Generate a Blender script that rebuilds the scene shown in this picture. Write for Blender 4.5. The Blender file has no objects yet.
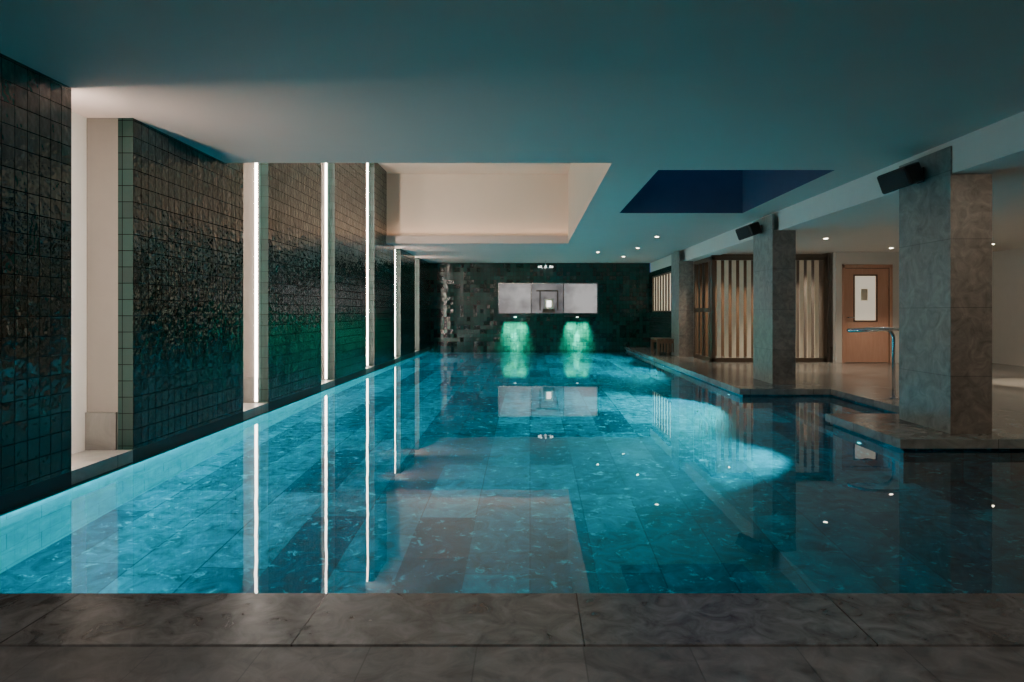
import bpy, bmesh, math, random
from mathutils import Vector, Matrix
random.seed(3)
S=bpy.context.scene
# ---------------------------------------------------------------- material helpers
def nt(name):
    m=bpy.data.materials.new(name); m.use_nodes=True
    t=m.node_tree; b=t.nodes['Principled BSDF']
    return m,t,b
def N(t,typ,**k):
    n=t.nodes.new(typ)
    for a,v in k.items():
        if a.startswith('i_'):
            n.inputs[a[2:].replace('_',' ')].default_value=v
        else: setattr(n,a,v)
    return n
def M(t,op,a,b=None):
    n=t.nodes.new('ShaderNodeMath'); n.operation=op
    for i,v in enumerate((a,b)):
        if v is None: continue
        if isinstance(v,(int,float)): n.inputs[i].default_value=v
        else: t.links.new(v,n.inputs[i])
    return n.outputs[0]
def uv(t,swap=False):
    g=N(t,'ShaderNodeNewGeometry')
    p=N(t,'ShaderNodeSeparateXYZ'); t.links.new(g.outputs['Position'],p.inputs[0])
    n=N(t,'ShaderNodeSeparateXYZ'); t.links.new(g.outputs['True Normal'],n.inputs[0])
    ax=M(t,'GREATER_THAN',M(t,'ABSOLUTE',n.outputs[0]),.5); az=M(t,'GREATER_THAN',M(t,'ABSOLUTE',n.outputs[2]),.5)
    u=M(t,'ADD',M(t,'MULTIPLY',p.outputs[0],M(t,'SUBTRACT',1.0,ax)),M(t,'MULTIPLY',p.outputs[1],ax))
    v=M(t,'ADD',M(t,'MULTIPLY',p.outputs[2],M(t,'SUBTRACT',1.0,az)),M(t,'MULTIPLY',p.outputs[1],az))
    c=N(t,'ShaderNodeCombineXYZ')
    if swap: u,v=v,u
    t.links.new(u,c.inputs[0]); t.links.new(v,c.inputs[1])
    return c.outputs[0],u,v,g
def c4(c): return (c[0],c[1],c[2],1)
def plain(name,col,rough=.6,metal=0,noise=.12,scale=6,bump=.0,spec=.5):
    m,t,b=nt(name)
    g=N(t,'ShaderNodeNewGeometry')
    n=N(t,'ShaderNodeTexNoise',i_Scale=scale,i_Detail=5.0); t.links.new(g.outputs['Position'],n.inputs['Vector'])
    mx=N(t,'ShaderNodeMix',data_type='RGBA')
    mx.inputs['A'].default_value=c4([x*(1-noise) for x in col]); mx.inputs['B'].default_value=c4([min(1,x*(1+noise)) for x in col])
    t.links.new(n.outputs['Fac'],mx.inputs['Factor']); t.links.new(mx.outputs['Result'],b.inputs['Base Color'])
    b.inputs['Roughness'].default_value=rough; b.inputs['Metallic'].default_value=metal
    b.inputs['Specular IOR Level'].default_value=spec
    if bump:
        bp=N(t,'ShaderNodeBump',i_Strength=bump,i_Distance=.01); t.links.new(n.outputs['Fac'],bp.inputs['Height']); t.links.new(bp.outputs[0],b.inputs['Normal'])
    return m
def emis(name,col,s,k=.8):
    m,t,b=nt(name)
    b.inputs['Base Color'].default_value=c4([x*k for x in col]); b.inputs['Emission Color'].default_value=c4(col); b.inputs['Emission Strength'].default_value=s
    return m
def stone(name,c1,c2,mortar,bw,rh,off=.5,rough=.4,swap=False,ms=.004,vein=.5,shift=(0,0),bump=.3,scale=3.,sparkle=0):
    m,t,b=nt(name)
    vec,u,v,g=uv(t,swap)
    mp=N(t,'ShaderNodeMapping'); mp.inputs['Location'].default_value=(shift[0],shift[1],0); t.links.new(vec,mp.inputs[0])
    br=N(t,'ShaderNodeTexBrick',offset=off); br.inputs['Scale'].default_value=1
    br.inputs['Brick Width'].default_value=bw; br.inputs['Row Height'].default_value=rh; br.inputs['Mortar Size'].default_value=ms
    br.inputs['Color1'].default_value=c4(c1); br.inputs['Color2'].default_value=c4(c2); br.inputs['Mortar'].default_value=c4(mortar)
    t.links.new(mp.outputs[0],br.inputs['Vector'])
    n=N(t,'ShaderNodeTexNoise',i_Scale=scale,i_Detail=8.0,i_Roughness=.65,i_Distortion=1.2); t.links.new(g.outputs['Position'],n.inputs['Vector'])
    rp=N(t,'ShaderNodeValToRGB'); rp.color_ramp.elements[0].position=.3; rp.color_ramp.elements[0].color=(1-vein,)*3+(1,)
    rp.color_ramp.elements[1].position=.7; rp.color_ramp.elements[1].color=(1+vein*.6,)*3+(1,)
    t.links.new(n.outputs['Fac'],rp.inputs[0])
    mx=N(t,'ShaderNodeMix',data_type='RGBA',blend_type='MULTIPLY'); mx.inputs['Factor'].default_value=1
    t.links.new(br.outputs['Color'],mx.inputs['A']); t.links.new(rp.outputs[0],mx.inputs['B'])
    out=mx.outputs['Result']
    if sparkle:  # bright flecks painted into the colour as underwater caustic sparkle
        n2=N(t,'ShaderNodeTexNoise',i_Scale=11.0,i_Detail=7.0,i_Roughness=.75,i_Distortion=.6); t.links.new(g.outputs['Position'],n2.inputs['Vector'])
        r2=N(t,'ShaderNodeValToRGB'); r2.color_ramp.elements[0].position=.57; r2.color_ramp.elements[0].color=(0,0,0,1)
        r2.color_ramp.elements[1].position=.66; r2.color_ramp.elements[1].color=(sparkle,)*3+(1,)
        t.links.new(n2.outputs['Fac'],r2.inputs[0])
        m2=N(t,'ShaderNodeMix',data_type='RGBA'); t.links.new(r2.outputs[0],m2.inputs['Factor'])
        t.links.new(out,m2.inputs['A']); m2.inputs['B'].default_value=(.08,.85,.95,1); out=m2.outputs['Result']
    t.links.new(out,b.inputs['Base Color'])
    b.inputs['Roughness'].default_value=rough
    h=M(t,'ADD',M(t,'MULTIPLY',br.outputs['Fac'],-1.0),M(t,'MULTIPLY',n.outputs['Fac'],.25))
    bp=N(t,'ShaderNodeBump',i_Strength=bump,i_Distance=.006); t.links.new(h,bp.inputs['Height']); t.links.new(bp.outputs[0],b.inputs['Normal'])
    return m
def zellige(name,c1,c2,T=.105,T2=.13,tilt=.07,rough=.035,bs=.7,spec=.7):
    m,t,b=nt(name)
    vec,u,v,g=uv(t)
    br=N(t,'ShaderNodeTexBrick',offset=0.0); br.inputs['Scale'].default_value=1
    br.inputs['Brick Width'].default_value=T; br.inputs['Row Height'].default_value=T2; br.inputs['Mortar Size'].default_value=.0035
    br.inputs['Mortar Smooth'].default_value=.3
    br.inputs['Color1'].default_value=c4(c1); br.inputs['Color2'].default_value=c4(c2); br.inputs['Mortar'].default_value=(.002,.003,.003,1)
    t.links.new(vec,br.inputs['Vector'])
    t.links.new(br.outputs['Color'],b.inputs['Base Color'])
    cb=N(t,'ShaderNodeCombineXYZ')
    t.links.new(M(t,'FLOOR',M(t,'DIVIDE',u,T)),cb.inputs[0]); t.links.new(M(t,'FLOOR',M(t,'DIVIDE',v,T2)),cb.inputs[1])
    wn=N(t,'ShaderNodeTexWhiteNoise'); t.links.new(cb.outputs[0],wn.inputs['Vector'])
    sb=N(t,'ShaderNodeVectorMath',operation='SUBTRACT'); t.links.new(wn.outputs['Color'],sb.inputs[0]); sb.inputs[1].default_value=(.5,.5,.5)
    sc=N(t,'ShaderNodeVectorMath',operation='SCALE'); t.links.new(sb.outputs[0],sc.inputs[0]); sc.inputs['Scale'].default_value=tilt
    n=N(t,'ShaderNodeTexNoise',i_Scale=17.0,i_Detail=1.0); t.links.new(g.outputs['Position'],n.inputs['Vector'])
    h=M(t,'ADD',M(t,'MULTIPLY',br.outputs['Fac'],-.6),M(t,'MULTIPLY',n.outputs['Fac'],.9))
    bp=N(t,'ShaderNodeBump',i_Strength=bs,i_Distance=.012); t.links.new(h,bp.inputs['Height'])
    ad=N(t,'ShaderNodeVectorMath',operation='ADD'); t.links.new(bp.outputs[0],ad.inputs[0]); t.links.new(sc.outputs[0],ad.inputs[1])
    nm=N(t,'ShaderNodeVectorMath',operation='NORMALIZE'); t.links.new(ad.outputs[0],nm.inputs[0]); t.links.new(nm.outputs[0],b.inputs['Normal'])
    t.links.new(M(t,'ADD',M(t,'MULTIPLY',br.outputs['Fac'],.7),rough),b.inputs['Roughness'])
    t.links.new(M(t,'SUBTRACT',spec,M(t,'MULTIPLY',br.outputs['Fac'],spec*.95)),b.inputs['Specular IOR Level'])
    return m
tile=zellige('zellige_tile',(.001,.026,.021),(.003,.048,.038))
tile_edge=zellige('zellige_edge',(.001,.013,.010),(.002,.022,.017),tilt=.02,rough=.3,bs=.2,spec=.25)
paint=plain('ceiling_paint',(.60,.47,.42),.75,noise=.04,scale=2)
white=plain('white_plaster',(.72,.69,.64),.7,noise=.04)
cream=plain('cream_plaster',(.70,.58,.48),.7,noise=.04,scale=2)
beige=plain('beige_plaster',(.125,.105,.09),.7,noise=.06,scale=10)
dim=plain('dim_plaster',(.22,.21,.20),.7)
skylit=plain('skylit_blue',(.05,.08,.14),.6)  # blue glow of the dusk sky put into the wall colour
sill=stone('pilaster_stone',(.09,.082,.074),(.115,.105,.093),(.05,.05,.05),.7,.6,vein=.4)
sillt=stone('sill_stone',(.30,.28,.25),(.34,.31,.28),(.1,.1,.1),.7,.6,vein=.3)
deckm=stone('deck_stone',(.20,.19,.175),(.26,.24,.22),(.10,.10,.09),.9,.6,rough=.22,vein=.45)
copm=stone('coping_stone',(.19,.20,.19),(.24,.245,.23),(.10,.10,.09),.9,.9,rough=.22,vein=.45)
nearm=stone('near_coping_stone',(.095,.094,.092),(.115,.113,.11),(.02,.02,.02),.97,5.0,off=0,rough=.26,vein=.65,shift=(.79,-.5),scale=8.,ms=.003)
nearf=stone('near_floor_stone',(.085,.084,.082),(.105,.103,.10),(.05,.05,.05),.35,.5,off=.5,rough=.32,vein=.65,scale=8.,ms=.0025)
colg=stone('column_marble_green',(.23,.245,.225),(.275,.29,.27),(.13,.14,.13),1.2,.62,off=0,rough=.3,vein=.45,scale=6.,ms=.003)
colb=stone('column_stone_brown',(.19,.165,.145),(.23,.20,.175),(.09,.08,.075),1.2,.62,off=0,rough=.45,vein=.5,scale=8.,ms=.003)
poolfl=stone('pool_floor_stone',(.0003,.055,.09),(.001,.31,.38),(.0005,.07,.10),1.45,.42,off=.37,rough=.5,swap=True,ms=.005,vein=.8,scale=5.,sparkle=.7)
poolw=stone('pool_wall_stone',(.01,.58,.64),(.015,.62,.68),(.02,.35,.40),.6,.3,rough=.5,vein=.3)
poold=stone('pool_wall_dark',(.01,.10,.12),(.02,.14,.16),(.005,.04,.06),.6,.3,rough=.5,vein=.4)
black=plain('black_plastic',(.012,.012,.014),.45)
grille=plain('speaker_grille',(.02,.02,.022),.7,bump=.6,scale=300)
steel=plain('brushed_steel',(.75,.76,.78),.18,1.0,noise=.03)
bronze=plain('bronze_frame',(.10,.075,.055),.4,.3)
slatc=plain('cream_slat',(.80,.72,.58),.5)
darkw=plain('dark_wood',(.12,.07,.04),.45,scale=12,noise=.35)
def woodmat():
    m,t,b=nt('orange_door_wood')
    g=N(t,'ShaderNodeNewGeometry'); mp=N(t,'ShaderNodeMapping'); mp.inputs['Scale'].default_value=(14,14,1.2); t.links.new(g.outputs['Position'],mp.inputs[0])
    n=N(t,'ShaderNodeTexNoise',i_Scale=2.0,i_Detail=6.0,i_Distortion=.8); t.links.new(mp.outputs[0],n.inputs['Vector'])
    r=N(t,'ShaderNodeValToRGB'); r.color_ramp.elements[0].color=(.58,.30,.20,1); r.color_ramp.elements[1].color=(.72,.43,.32,1)
    t.links.new(n.outputs['Fac'],r.inputs[0]); t.links.new(r.outputs[0],b.inputs['Base Color']); b.inputs['Roughness'].default_value=.4
    return m
wood=woodmat()
led=emis('warm_led',(1,.88,.76),110)
ledline=emis('warm_led_line',(1,.90,.80),22)
ledc=emis('cove_led',(1,.80,.60),11)
disc=emis('downlight_lens',(1,.85,.65),25)
glow=emis('lit_room_glow',(1,.85,.62),.8)
frost=emis('frosted_glass',(1,.9,.72),.45)
bright=emis('lit_display',(1,.97,.9),3.0)
pool_l=emis('pool_lamp_lens',(.5,.95,1),3)
def panemat(name,c1,c2,s):
    m,t,b=nt(name)
    g=N(t,'ShaderNodeNewGeometry'); n=N(t,'ShaderNodeTexNoise',i_Scale=1.6,i_Detail=3.0); t.links.new(g.outputs['Position'],n.inputs['Vector'])
    r=N(t,'ShaderNodeValToRGB'); r.color_ramp.elements[0].position=.38; r.color_ramp.elements[1].position=.62
    r.color_ramp.elements[0].color=c4(c1); r.color_ramp.elements[1].color=c4(c2); t.links.new(n.outputs['Fac'],r.inputs[0])
    t.links.new(r.outputs[0],b.inputs['Emission Color']); b.inputs['Emission Strength'].default_value=s
    b.inputs['Base Color'].default_value=(.06,.06,.065,1); b.inputs['Roughness'].default_value=.08
    return m
pane=panemat('backlit_glass',(.45,.41,.40),(.90,.86,.84),.52)
pane2=panemat('tinted_glass',(.22,.20,.21),(.60,.56,.55),.42)
# ---------------------------------------------------------------- mesh builder
class B:
    def __init__(s,name,parent=None):
        s.name=name; s.bm=bmesh.new(); s.mats=[]; s.parent=parent
    def mi(s,m):
        if m not in s.mats: s.mats.append(m)
        return s.mats.index(m)
    def box(s,x0,x1,y0,y1,z0,z1,mat,fm=None,bev=0,rot=None,piv=None):
        r=bmesh.ops.create_cube(s.bm,size=1)
        vs=r['verts']
        for v in vs: v.co=Vector(((x0+x1)/2+v.co.x*(x1-x0),(y0+y1)/2+v.co.y*(y1-y0),(z0+z1)/2+v.co.z*(z1-z0)))
        fs={f for v in vs for f in v.link_faces}
        for f in fs:
            f.normal_update(); mm=mat
            if fm:
                n=f.normal
                for k,d in (('-x',(-1,0,0)),('+x',(1,0,0)),('-y',(0,-1,0)),('+y',(0,1,0)),('-z',(0,0,-1)),('+z',(0,0,1))):
                    if k in fm and n.dot(Vector(d))>.9: mm=fm[k]
            f.material_index=s.mi(mm)
        if bev:
            es=list({e for f in fs for e in f.edges})
            rr=bmesh.ops.bevel(s.bm,geom=es,offset=bev,segments=2,affect='EDGES',profile=.5)
            vs=list({v for f in rr['faces'] for v in f.verts}|{v for v in vs if v.is_valid})
        if rot is not None:
            bmesh.ops.rotate(s.bm,verts=vs,cent=Vector(piv),matrix=rot)
        return s
    def cyl(s,c,r,h,mat,axis='z',seg=24,r2=None):
        R=Matrix.Identity(4)
        if axis=='x': R=Matrix.Rotation(math.pi/2,4,'Y')
        if axis=='y': R=Matrix.Rotation(math.pi/2,4,'X')
        q=bmesh.ops.create_cone(s.bm,cap_ends=True,segments=seg,radius1=r,radius2=r if r2 is None else r2,depth=h,matrix=Matrix.Translation(Vector(c))@R)
        for f in {f for v in q['verts'] for f in v.link_faces}: f.material_index=s.mi(mat); f.smooth=len(f.verts)==4
        return s
    def tube(s,pts,r,mat,seg=10):
        pts=[Vector(p) for p in pts]; rings=[]; up=Vector((0.03,1,0.02)).normalized()
        for i,p in enumerate(pts):
            d=(pts[min(i+1,len(pts)-1)]-pts[max(i-1,0)]).normalized()
            a=d.cross(up).normalized(); b=d.cross(a).normalized()
            rings.append([s.bm.verts.new(p+r*(math.cos(2*math.pi*k/seg)*a+math.sin(2*math.pi*k/seg)*b)) for k in range(seg)])
        for i in range(len(rings)-1):
            for k in range(seg):
                f=s.bm.faces.new((rings[i][k],rings[i][(k+1)%seg],rings[i+1][(k+1)%seg],rings[i+1][k])); f.material_index=s.mi(mat); f.smooth=True
        for rg in (rings[0],rings[-1]):
            f=s.bm.faces.new(rg); f.material_index=s.mi(mat)
        return s
    def done(s):
        bmesh.ops.recalc_face_normals(s.bm,faces=s.bm.faces)
        me=bpy.data.meshes.new(s.name); s.bm.to_mesh(me); s.bm.free()
        for m in s.mats: me.materials.append(m)
        o=bpy.data.objects.new(s.name,me); S.collection.objects.link(o)
        if s.parent: o.parent=s.parent
        return o
def light(name,typ,loc,power,col,parent=None,size=.1,size_y=None,target=None,spot=80,blend=.5,spread=None):
    l=bpy.data.lights.new(name,typ); l.energy=power; l.color=col
    if typ=='AREA':
        l.size=size
        if size_y: l.shape='RECTANGLE'; l.size_y=size_y
        if spread: l.spread=math.radians(spread)
    else: l.shadow_soft_size=size
    if typ=='SPOT': l.spot_size=math.radians(spot); l.spot_blend=blend
    o=bpy.data.objects.new(name,l); S.collection.objects.link(o); o.location=loc
    if target is not None: o.rotation_euler=(Vector(target)-Vector(loc)).to_track_quat('-Z','Y').to_euler()
    if parent: o.parent=parent
    return o
# ---------------------------------------------------------------- levels
XL=-3.17; XB=-3.54; FAR=21.6; CZ=2.75; RZ=4.30; NEAR=2.67; PF=-1.25; DZ=.10; XR=10.0; BACK=-3.0
RY0,RY1=7.1,15.1
# ---------------------------------------------------------------- left wall
w=B('wall_left')
w.box(XB-.2,XB,BACK,FAR,-.0,RZ,white)
def zsplit(a,b):
    cuts=[a]+[c for c in (RY0,RY1) if a<c<b]+[b]
    return [(p,q,RZ if (RY0-.01<=p and q<=RY1+.01) else CZ) for p,q in zip(cuts,cuts[1:])]
segs=[(BACK,4.72)]+[(5.45+2.82*i,5.45+2.82*i+2.10) for i in range(6)]
for a,b_ in zip([s[1] for s in segs[:-1]],[s[0] for s in segs[1:]]):
    w.box(XB,XL,a,b_,-.0,DZ,sillt)
w.done()
for i,(a,b_) in enumerate(segs):
    b_=min(b_,FAR)
    w=B('wall_left_panel')
    for p,q,z in zsplit(a,b_):
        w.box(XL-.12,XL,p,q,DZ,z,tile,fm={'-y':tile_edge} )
        w.box(XB,XL-.12,p,q,DZ,z,beige)
    if i>0: w.box(XB,XL-.125,a-.02,a,DZ,DZ+.30,sill)
    w.done()
    if i>1:
        z=RZ if RY0<a<RY1 else CZ
        l_=B('led_light_strip'); l_.box(XL-.150,XL-.122,a-.035,a-.022,DZ+.02,z-.02,ledline); l_.done()
    if i<len(segs)-1:
        z=RZ if RY0<b_<RY1 else CZ
        l_=B('led_light_strip'); l_.box(XL-.15,XL-.12,b_+.002,b_+.014,DZ+.02,z-.02,led); l_.done()
# ---------------------------------------------------------------- ceiling
c=B('ceiling')
T=.15
c.box(XB,3.81,BACK,RY0,CZ,CZ+T,paint)
c.box(XB,.85,RY1+.2,FAR,CZ,CZ+T,paint)
c.box(.85,1.4,RY0,FAR,CZ,CZ+T,paint,fm={'-x':cream,'+x':skylit})
c.box(1.4,3.81,RY0,7.45,CZ,CZ+T,paint)
c.box(3.33,3.81,7.45,10.7,CZ,CZ+T,paint,fm={'-x':skylit})
c.box(1.4,3.81,10.7,FAR,CZ,CZ+T,paint,fm={'-y':skylit})
# cream light well
c.box(.85,1.0,RY0,RY1+.2,CZ+T,RZ,cream)
c.box(XB,.85,RY1+.2,RY1+.35,CZ+T,RZ,cream)
c.box(XB,.85,RY1+.14,RY1+.2,CZ-.0,CZ+T,cream)
c.box(XB,1.0,RY0-.15,RY0,CZ+T,RZ,cream)
c.box(XB,1.0,RY0-.15,RY1+.35,RZ,RZ+.15,cream)
c.box(XL,.85,RY1-.06,RY1+.2,CZ-.04,CZ,paint)
c.box(XL,.85,RY1-.06,RY1-.02,CZ,CZ+.13,paint)
# navy light well, its blue is dusk sky light painted into the walls
c.box(1.25,1.4,7.45,10.7,CZ+T,3.7,skylit); c.box(3.33,3.48,7.45,10.7,CZ+T,3.7,skylit)
c.box(1.25,3.48,10.7,10.85,CZ+T,3.7,skylit); c.box(1.25,3.48,7.3,7.45,CZ+T,3.7,skylit)
# right-hand lower ceiling
c.box(4.17,XR,BACK,FAR,2.50,2.65,white)
c.done()
cove=B('cove_light'); cove.box(XL+.05,.8,RY1+.03,RY1+.06,CZ+.01,CZ+.04,ledc); co=cove.done()
front_fill=B('cove_light'); front_fill.box(XL+.2,.7,RY0+.005,RY0+.02,CZ+.16,CZ+.20,ledc); front_fill.done()  # hidden strip added at the front edge to light the back wall evenly
be=B('ceiling_beam'); be.box(3.81,4.17,BACK,FAR,2.45,2.75,white); be.done()
# skylight frame + glass
gl,t,b=nt('skylight_glass')
for n_ in list(t.nodes):
    if n_.type=='BSDF_PRINCIPLED': t.nodes.remove(n_)
tr=N(t,'ShaderNodeBsdfTransparent'); tr.inputs[0].default_value=(.8,.9,1,1); t.links.new(tr.outputs[0],t.nodes['Material Output'].inputs[0])
sk=B('window_1'); sk.box(1.25,3.48,7.3,10.85,3.70,3.72,gl)
for x in (1.25,2.33,3.40): sk.box(x,x+.08,7.3,10.85,3.72,3.80,bronze)
for y in (7.3,9.03,10.77): sk.box(1.25,3.48,y,y+.08,3.72,3.79,bronze)
sk.done()
# ---------------------------------------------------------------- far wall
f=B('wall_far')
f.box(XB,-1.01,FAR,FAR+.2,PF,CZ,tile); f.box(2.15,3.79,FAR,FAR+.2,PF,CZ,tile)
f.box(-1.01,2.15,FAR,FAR+.2,PF,1.14,tile); f.box(-1.01,2.15,FAR,FAR+.2,2.12,CZ,tile)
f.done()
wf=B('window_2')
wf.box(-1.01,2.15,FAR+.12,FAR+.16,1.14,2.12,pane)
wf.box(0.03,1.06,FAR+.10,FAR+.12,1.14,2.12,pane2)
for x in (-1.01,.02,1.05,2.12): wf.box(x,x+.03,FAR+.0,FAR+.11,1.14,2.12,steel)
for z in (1.14,2.09): wf.box(-1.01,2.15,FAR+.0,FAR+.12,z,z+.03,steel)
wf.box(.40,.80,FAR+.07,FAR+.10,1.18,1.30,bronze)
wf.box(.46,.74,FAR+.05,FAR+.09,1.30,1.62,slatc); wf.box(.53,.67,FAR+.04,FAR+.05,1.36,1.56,bright)
wf.box(.2,.9,FAR+.08,FAR+.10,1.85,1.90,bronze)
for k in (-1,1): wf.box(.6+.28*k-.02,.6+.28*k+.02,FAR+.07,FAR+.10,1.25,1.85,bronze)
wf.done()
for X in (-.47,1.49):
    s_=B('wall_downlight'); s_.box(X-.40,X+.40,FAR-.14,FAR,1.06,1.085,black); s_.cyl((X,FAR-.10,1.04),.035,.03,bright)
    o=s_.done()
    light('lamp','AREA',(X,FAR-.09,1.05),110,(.02,1,.66),o,.70,size_y=.06,spread=40).rotation_euler=(math.radians(4),0,0)
    light('lamp','SPOT',(X,FAR-.12,1.02),5500,(.10,1,.76),o,.03,target=(X,FAR-.03,0),spot=24,blend=1)
ch=B('chandelier'); ch.cyl((.47,20.6,2.66),.012,.18,steel)
for i in range(8):
    a=i*math.pi/4; x=.47+.2*math.cos(a); y=20.6+.2*math.sin(a)
    ch.tube([(.47,20.6,2.58),(.47+.1*math.cos(a),20.6+.1*math.sin(a),2.52),(x,y,2.54)],.008,steel,6)
    ch.cyl((x,y,2.56),.022,.05,bright,seg=10)
ch.done()
# far right return wall with lit window
r=B('wall_right_far')
r.box(3.79,3.95,21.2,FAR,DZ,2.45,tile); r.box(3.79,3.95,17.7,18.0,DZ,2.45,tile)
r.box(3.79,3.95,18.0,21.2,DZ,1.2,tile); r.box(3.79,3.95,18.0,21.2,2.3,2.45,tile)
r.done()
w3=B('window_3'); w3.box(3.86,3.90,18.0,21.2,1.2,2.3,glow)
for i in range(9): y=18.0+i*.395; w3.box(3.80,3.85,y,y+.04,1.2,2.3,bronze)
for z in (1.2,2.26): w3.box(3.79,3.86,18.0,21.2,z,z+.04,bronze)
w3.done()
# ---------------------------------------------------------------- right lounge : back wall, door, screen
YB=14.75
for q in ((6.61,6.74,DZ,2.5),(7.83,XR,DZ,2.5),(6.74,7.83,2.23,2.5)):
    rb=B('wall_back_lounge'); rb.box(q[0],q[1],YB,YB+.15,q[2],q[3],white); rb.done()
wr=B('wall_right'); wr.box(XR,XR+.2,BACK,FAR,PF,2.65,white); wr.done()
wb=B('wall_behind'); wb.box(XB,XR,BACK-.2,BACK,-.2,2.9,dim); wb.done()
wl2=B('wall_lounge_far'); wl2.box(3.95,XR,FAR,FAR+.2,DZ,2.65,white); wl2.done()
d=B('door_1')
d.box(6.745,6.80,YB-.02,YB+.12,DZ,2.225,wood); d.box(7.77,7.825,YB-.02,YB+.12,DZ,2.225,wood); d.box(6.745,7.825,YB-.02,YB+.12,2.15,2.225,wood)
d.box(6.80,7.03,YB+.03,YB+.08,DZ+.01,2.15,wood); d.box(7.49,7.77,YB+.03,YB+.08,DZ+.01,2.15,wood)
d.box(7.03,7.49,YB+.03,YB+.08,DZ+.01,1.02,wood); d.box(7.03,7.49,YB+.03,YB+.08,1.98,2.15,wood)
d.box(7.03,7.49,YB+.05,YB+.06,1.02,1.98,frost)
d.box(7.0,7.03,YB+.02,YB+.03,.99,2.01,darkw); d.box(7.49,7.52,YB+.02,YB+.03,.99,2.01,darkw); d.box(7.0,7.52,YB+.02,YB+.03,.99,1.02,darkw); d.box(7.0,7.52,YB+.02,YB+.03,1.98,2.01,darkw)
d.box(7.17,7.31,YB+.03,YB+.045,1.45,1.70,slatc)
for xx in (6.80,7.765): d.box(xx,xx+.008,YB+.0,YB+.03,DZ,2.15,darkw)
d.box(6.80,7.77,YB,YB+.03,2.14,2.15,darkw)
d.cyl((6.87,YB,1.08),.015,.06,steel,axis='y'); d.box(6.86,7.0,YB-.03,YB-.015,1.07,1.09,steel)
d.done()
sc=B('slatted_glass_screen')
SY=15.0; x0,x1=4.0,6.52; ZT=2.43
for x in (x0,5.22,x1-.07): sc.box(x,x+.07,SY,SY+.10,DZ,ZT,bronze)
for z in (DZ,ZT-.09): sc.box(x0,x1,SY,SY+.10,z,z+.09,bronze)
sc.box(x0,x1,SY-.02,SY+.12,ZT-.02,ZT+.04,bronze)
n=14
for i in range(n):
    x=x0+.12+i*(x1-x0-.2)/n; sc.box(x,x+.085,SY+.03,SY+.07,DZ+.09,ZT-.09,slatc)
for y in (SY+.1,15.8,16.6): sc.box(x0,x0+.06,y,y+.08,DZ,ZT,bronze)
for z in (DZ,1.2,ZT-.09): sc.box(x0,x0+.06,SY+.1,16.68,z,z+.09,bronze)
for i in range(3): sc.box(x0+.02,x0+.04,15.3+i*.45,15.4+i*.45,DZ,ZT,bronze)
sc.done()
rr=B('wall_screen_room'); rr.box(x0+.1,x1+.1,17.0,17.1,DZ,2.5,darkw); rr.done()
rr=B('wall_screen_side'); rr.box(x1+.03,x1+.08,SY+.0,17.0,DZ,2.5,beige); rr.done()
# ---------------------------------------------------------------- columns
def column(x,y,wd,dp):
    c_=B('stone_column')
    c_.box(x,x+wd,y,y+dp,DZ,2.449,colb,fm={'-x':colg,'+x':colg},bev=0)
    c_.box(x-.015,x,y,y+dp,DZ,2.70,colg,fm={'-y':colb})
    return c_.done()
column(3.81,6.16,.36,.86); column(3.72,10.43,.34,.90); column(3.66,16.7,.34,.9)
def speaker(px,py,pz,s=1.):
    b_=B('wall_speaker')
    R=Matrix.Rotation(math.radians(-20),3,'Y')@Matrix.Rotation(math.radians(28),3,'Z')
    P=(px,py,pz)
    b_.box(px-.15*s,px+.09*s,py-.17*s,py+.17*s,pz-.10*s,pz+.10*s,black,bev=.02*s,rot=R,piv=P)
    b_.box(px-.165*s,px-.148*s,py-.15*s,py+.15*s,pz-.085*s,pz+.085*s,grille,bev=.006*s,rot=R,piv=P)
    b_.cyl((px+.13*s,py,pz+.02),.02,.14*s,black,axis='x',seg=12)
    b_.box(px+.18*s,px+.193*s,py-.05,py+.05,pz-.05,pz+.09,black)
    return b_.done()
speaker(3.60,6.6,2.50,.95); speaker(3.51,10.9,2.50,.95)
# ---------------------------------------------------------------- deck, pool
dk=B('floor_deck')
def slab(xa,xb,ya,yb):
    dk.box(xa,xb,ya,yb,.02,DZ,deckm)
slab(3.3,XR,10.06,FAR); slab(4.6,XR,7.1,10.06); slab(3.5,XR,6.2,7.1)
for q in ((3.0,3.3,10.06,FAR),(3.0,4.6,9.76,10.06),(4.3,4.6,7.4,9.76),(3.2,4.6,7.1,7.4),(3.2,3.5,6.2,7.1),(3.2,XR,5.9,6.2)):
    dk.box(q[0],q[1],q[2],q[3],.02,DZ,copm)
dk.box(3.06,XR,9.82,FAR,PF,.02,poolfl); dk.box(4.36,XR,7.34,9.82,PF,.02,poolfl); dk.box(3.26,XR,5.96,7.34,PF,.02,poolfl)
dk.done()
nf=B('floor_near')
nf.box(XB,XR,2.26,NEAR,.02,DZ,nearm,bev=.0); nf.box(XB,XR,BACK,2.252,.0,DZ-.004,nearf); nf.box(XB,XR,2.252,2.26,.0,DZ-.02,black)
nf.box(XB,XR,BACK,NEAR-.05,PF,0.0,poold); nf.done()
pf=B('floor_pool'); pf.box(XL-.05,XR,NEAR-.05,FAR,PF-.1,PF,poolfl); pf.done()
pw=B('wall_pool_left'); pw.box(XL-.25,XL-.05,NEAR-.05,FAR,PF,0.0,poolw); pw.box(XL-.05,XL+.03,NEAR,FAR,-.05,-.02,poold)
pw.box(XL-.12,XL-.001,NEAR,FAR,0.0,DZ-.001,black); pw.done()
light('underwater_led_line','AREA',(XL-.012,(NEAR+FAR)/2,-.06),190,(.01,.84,1),None,.03,size_y=FAR-NEAR-.3,target=(XL-.005,(NEAR+FAR)/2,-2)).rotation_euler=(0,math.radians(0),0)
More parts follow.
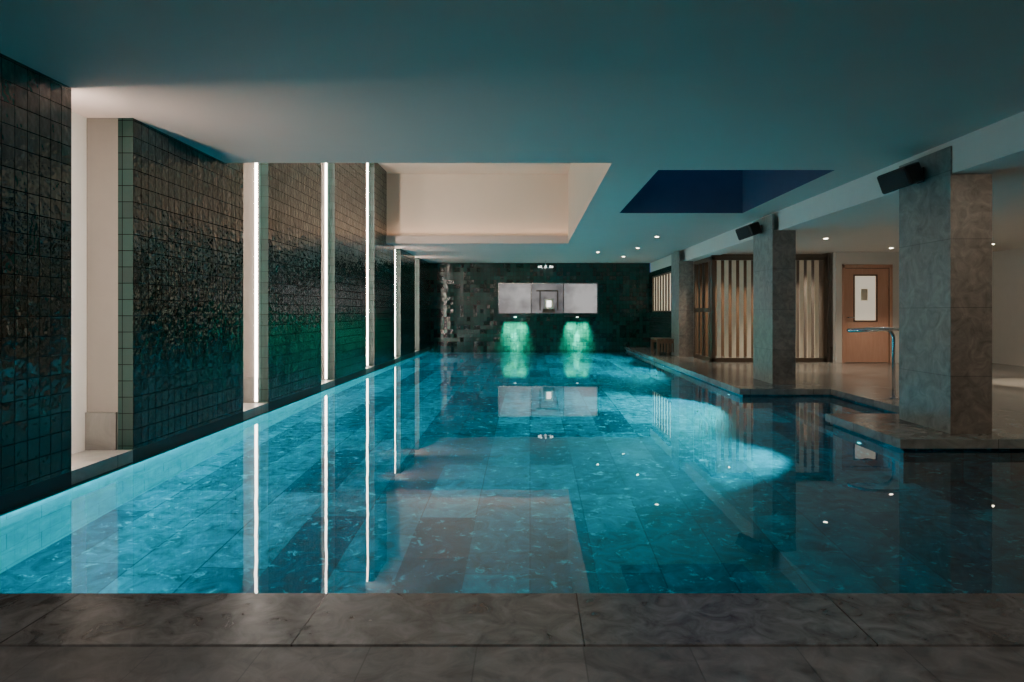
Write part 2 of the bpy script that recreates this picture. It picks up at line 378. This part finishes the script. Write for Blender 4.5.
# steps in notch
st=B('pool_steps')
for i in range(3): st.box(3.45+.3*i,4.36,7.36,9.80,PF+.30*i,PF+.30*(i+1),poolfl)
st.done()
# water
m,t,b=nt('pool_water'); t.nodes.remove(b)
tr=N(t,'ShaderNodeBsdfRefraction',i_IOR=1.333,i_Roughness=0.0); tr.inputs[0].default_value=(.20,.96,1,1)
gs=N(t,'ShaderNodeBsdfGlossy'); gs.inputs['Roughness'].default_value=.008
fr=N(t,'ShaderNodeFresnel',i_IOR=1.60)
g=N(t,'ShaderNodeNewGeometry')
mp=N(t,'ShaderNodeMapping'); mp.inputs['Scale'].default_value=(1.6,.8,1); t.links.new(g.outputs['Position'],mp.inputs[0])
no=N(t,'ShaderNodeTexNoise',i_Scale=2.2,i_Detail=2.0); t.links.new(mp.outputs[0],no.inputs['Vector'])
bp=N(t,'ShaderNodeBump',i_Strength=.045,i_Distance=.012); t.links.new(no.outputs['Fac'],bp.inputs['Height'])
for q in (gs,fr,tr): t.links.new(bp.outputs[0],q.inputs['Normal'])
ms=N(t,'ShaderNodeMixShader'); t.links.new(fr.outputs[0],ms.inputs[0]); t.links.new(tr.outputs[0],ms.inputs[1]); t.links.new(gs.outputs[0],ms.inputs[2])
t.links.new(ms.outputs[0],t.nodes['Material Output'].inputs[0])
me=bpy.data.meshes.new('pool_water'); me.from_pydata([(XL,NEAR-.02,0),(XR,NEAR-.02,0),(XR,FAR,0),(XL,FAR,0)],[],[(0,1,2,3)]); me.materials.append(m)
o=bpy.data.objects.new('pool_water',me); S.collection.objects.link(o)
# ---------------------------------------------------------------- handrail
h=B('pool_handrail')
for y in (8.35,):
    pts=[(4.62,y,DZ),(4.62,y,.85)]
    for k in range(1,8):
        a=k/8*math.pi/2; pts.append((4.62-.14*(1-math.cos(a)),y,.85+.14*math.sin(a)))
    pts+=[(4.40,y,.992),(4.10,y,.975),(4.02,y+.05,.97),(3.98,y+.16,.965),(4.02,y+.27,.97),(4.10,y+.32,.975),(4.48,y+.32,.99)]
    for k in range(1,8):
        a=k/8*math.pi/2; pts.append((4.48+.14*math.sin(a),y+.32,.99-.14*(1-math.cos(a))))
    pts.append((4.62,y+.32,DZ))
    h.tube(pts,.021,steel,12)
    for yy in (y,y+.32): h.cyl((4.62,yy,DZ+.01),.045,.02,steel)
h.done()
# bench
bn=B('wooden_bench')
bx,by=3.22,17.3
for i in range(5): bn.box(bx+i*.1,bx+.085+i*.1,by,by+.9,DZ+.38,DZ+.42,darkw)
for yy in (by,by+.84):
    for xx in (bx,bx+.425): bn.box(xx,xx+.06,yy,yy+.06,DZ,DZ+.38,darkw)
    bn.box(bx,bx+.485,yy+.01,yy+.05,DZ+.30,DZ+.38,darkw)
for i in range(6): bn.box(bx+.03+i*.075,bx+.075+i*.075,by+.01,by+.03,DZ+.08,DZ+.30,darkw)
bn.done()
# ---------------------------------------------------------------- downlights
def down(x,y,z,p,col=(1,.84,.64),spot=80,tgt=None,lens=disc,blend=.6):
    o=B('recessed_downlight'); o.cyl((x,y,z-.004),.055,.008,white,seg=20); o.cyl((x,y,z-.010),.034,.006,lens,seg=16); o=o.done()
    if p: light('lamp','SPOT',(x,y,z-.03),p,col,o,.03,target=tgt or (x,y,0),spot=spot,blend=blend)
for x,y,p in ((2.6,14.0,25),(2.6,16.5,25),(2.6,19,25),(1.75,17.6,0)): down(x,y,CZ,p)
for x,y,p in ((5.4,6.8,70),(5.4,9.3,100),(5.2,12.0,120),(7.3,12.2,100),(7.2,9.3,80),(8.8,13,45),(7.3,13.8,90),(9.0,6.8,70),(5.2,14.0,130)): down(x,y,2.5,p)
down(8.0,10.4,2.5,420,spot=46,blend=.3)
for x,y in ((4.7,16.2),(5.9,16.2)): down(x,y,2.5,150,spot=120)
down(4.6,3.8,2.5,90,spot=110,tgt=(4.2,5.9,.3)); down(7.0,3.8,2.5,50,spot=120)  # unseen downlights added to lift the dark column fronts
# unseen lamps added above the near deck to brighten its stone
for x in (-2.2,-.2,1.8): down(x,.4,CZ,125,spot=130,col=(1,.88,.80))
# underwater spot lamps
def ulamp(x,y,tg,p,ax='x',spot=150):
    o=B('underwater_spotlight'); o.cyl((x,y,-.45),.07,.03,steel,axis=ax); o.cyl((x-(.018 if ax=='x' else 0),y-(0 if ax=='x' else .018),-.45),.03,.01,pool_l,axis=ax); o=o.done()
    dx=-.06 if ax=='x' else 0; dy=-.06 if ax=='y' else 0
    light('lamp','SPOT',(x+dx,y+dy,-.45),p,(.02,.94,1),o,.04,target=tg,spot=spot,blend=.4)
ulamp(3.045,10.4,(0,9.5,-.9),1150,spot=122); ulamp(3.045,15.5,(0,15,-.9),950); ulamp(3.045,19,(0,19,-.9),650)
ulamp(3.245,6.7,(-.5,7.4,-1.0),600,spot=92)
# ---------------------------------------------------------------- world
W=bpy.data.worlds.new('dusk'); S.world=W; W.use_nodes=True
bg=W.node_tree.nodes['Background']; bg.inputs[0].default_value=(.06,.13,.32,1); bg.inputs[1].default_value=1.1
# ---------------------------------------------------------------- camera
cam=bpy.data.cameras.new('camera'); cam.sensor_width=36; cam.lens=24.0; cam.shift_x=-18/1024; cam.shift_y=-29/1024
co=bpy.data.objects.new('camera',cam); S.collection.objects.link(co); co.location=(0,0,1.2); co.rotation_euler=(math.pi/2,0,0); S.camera=co
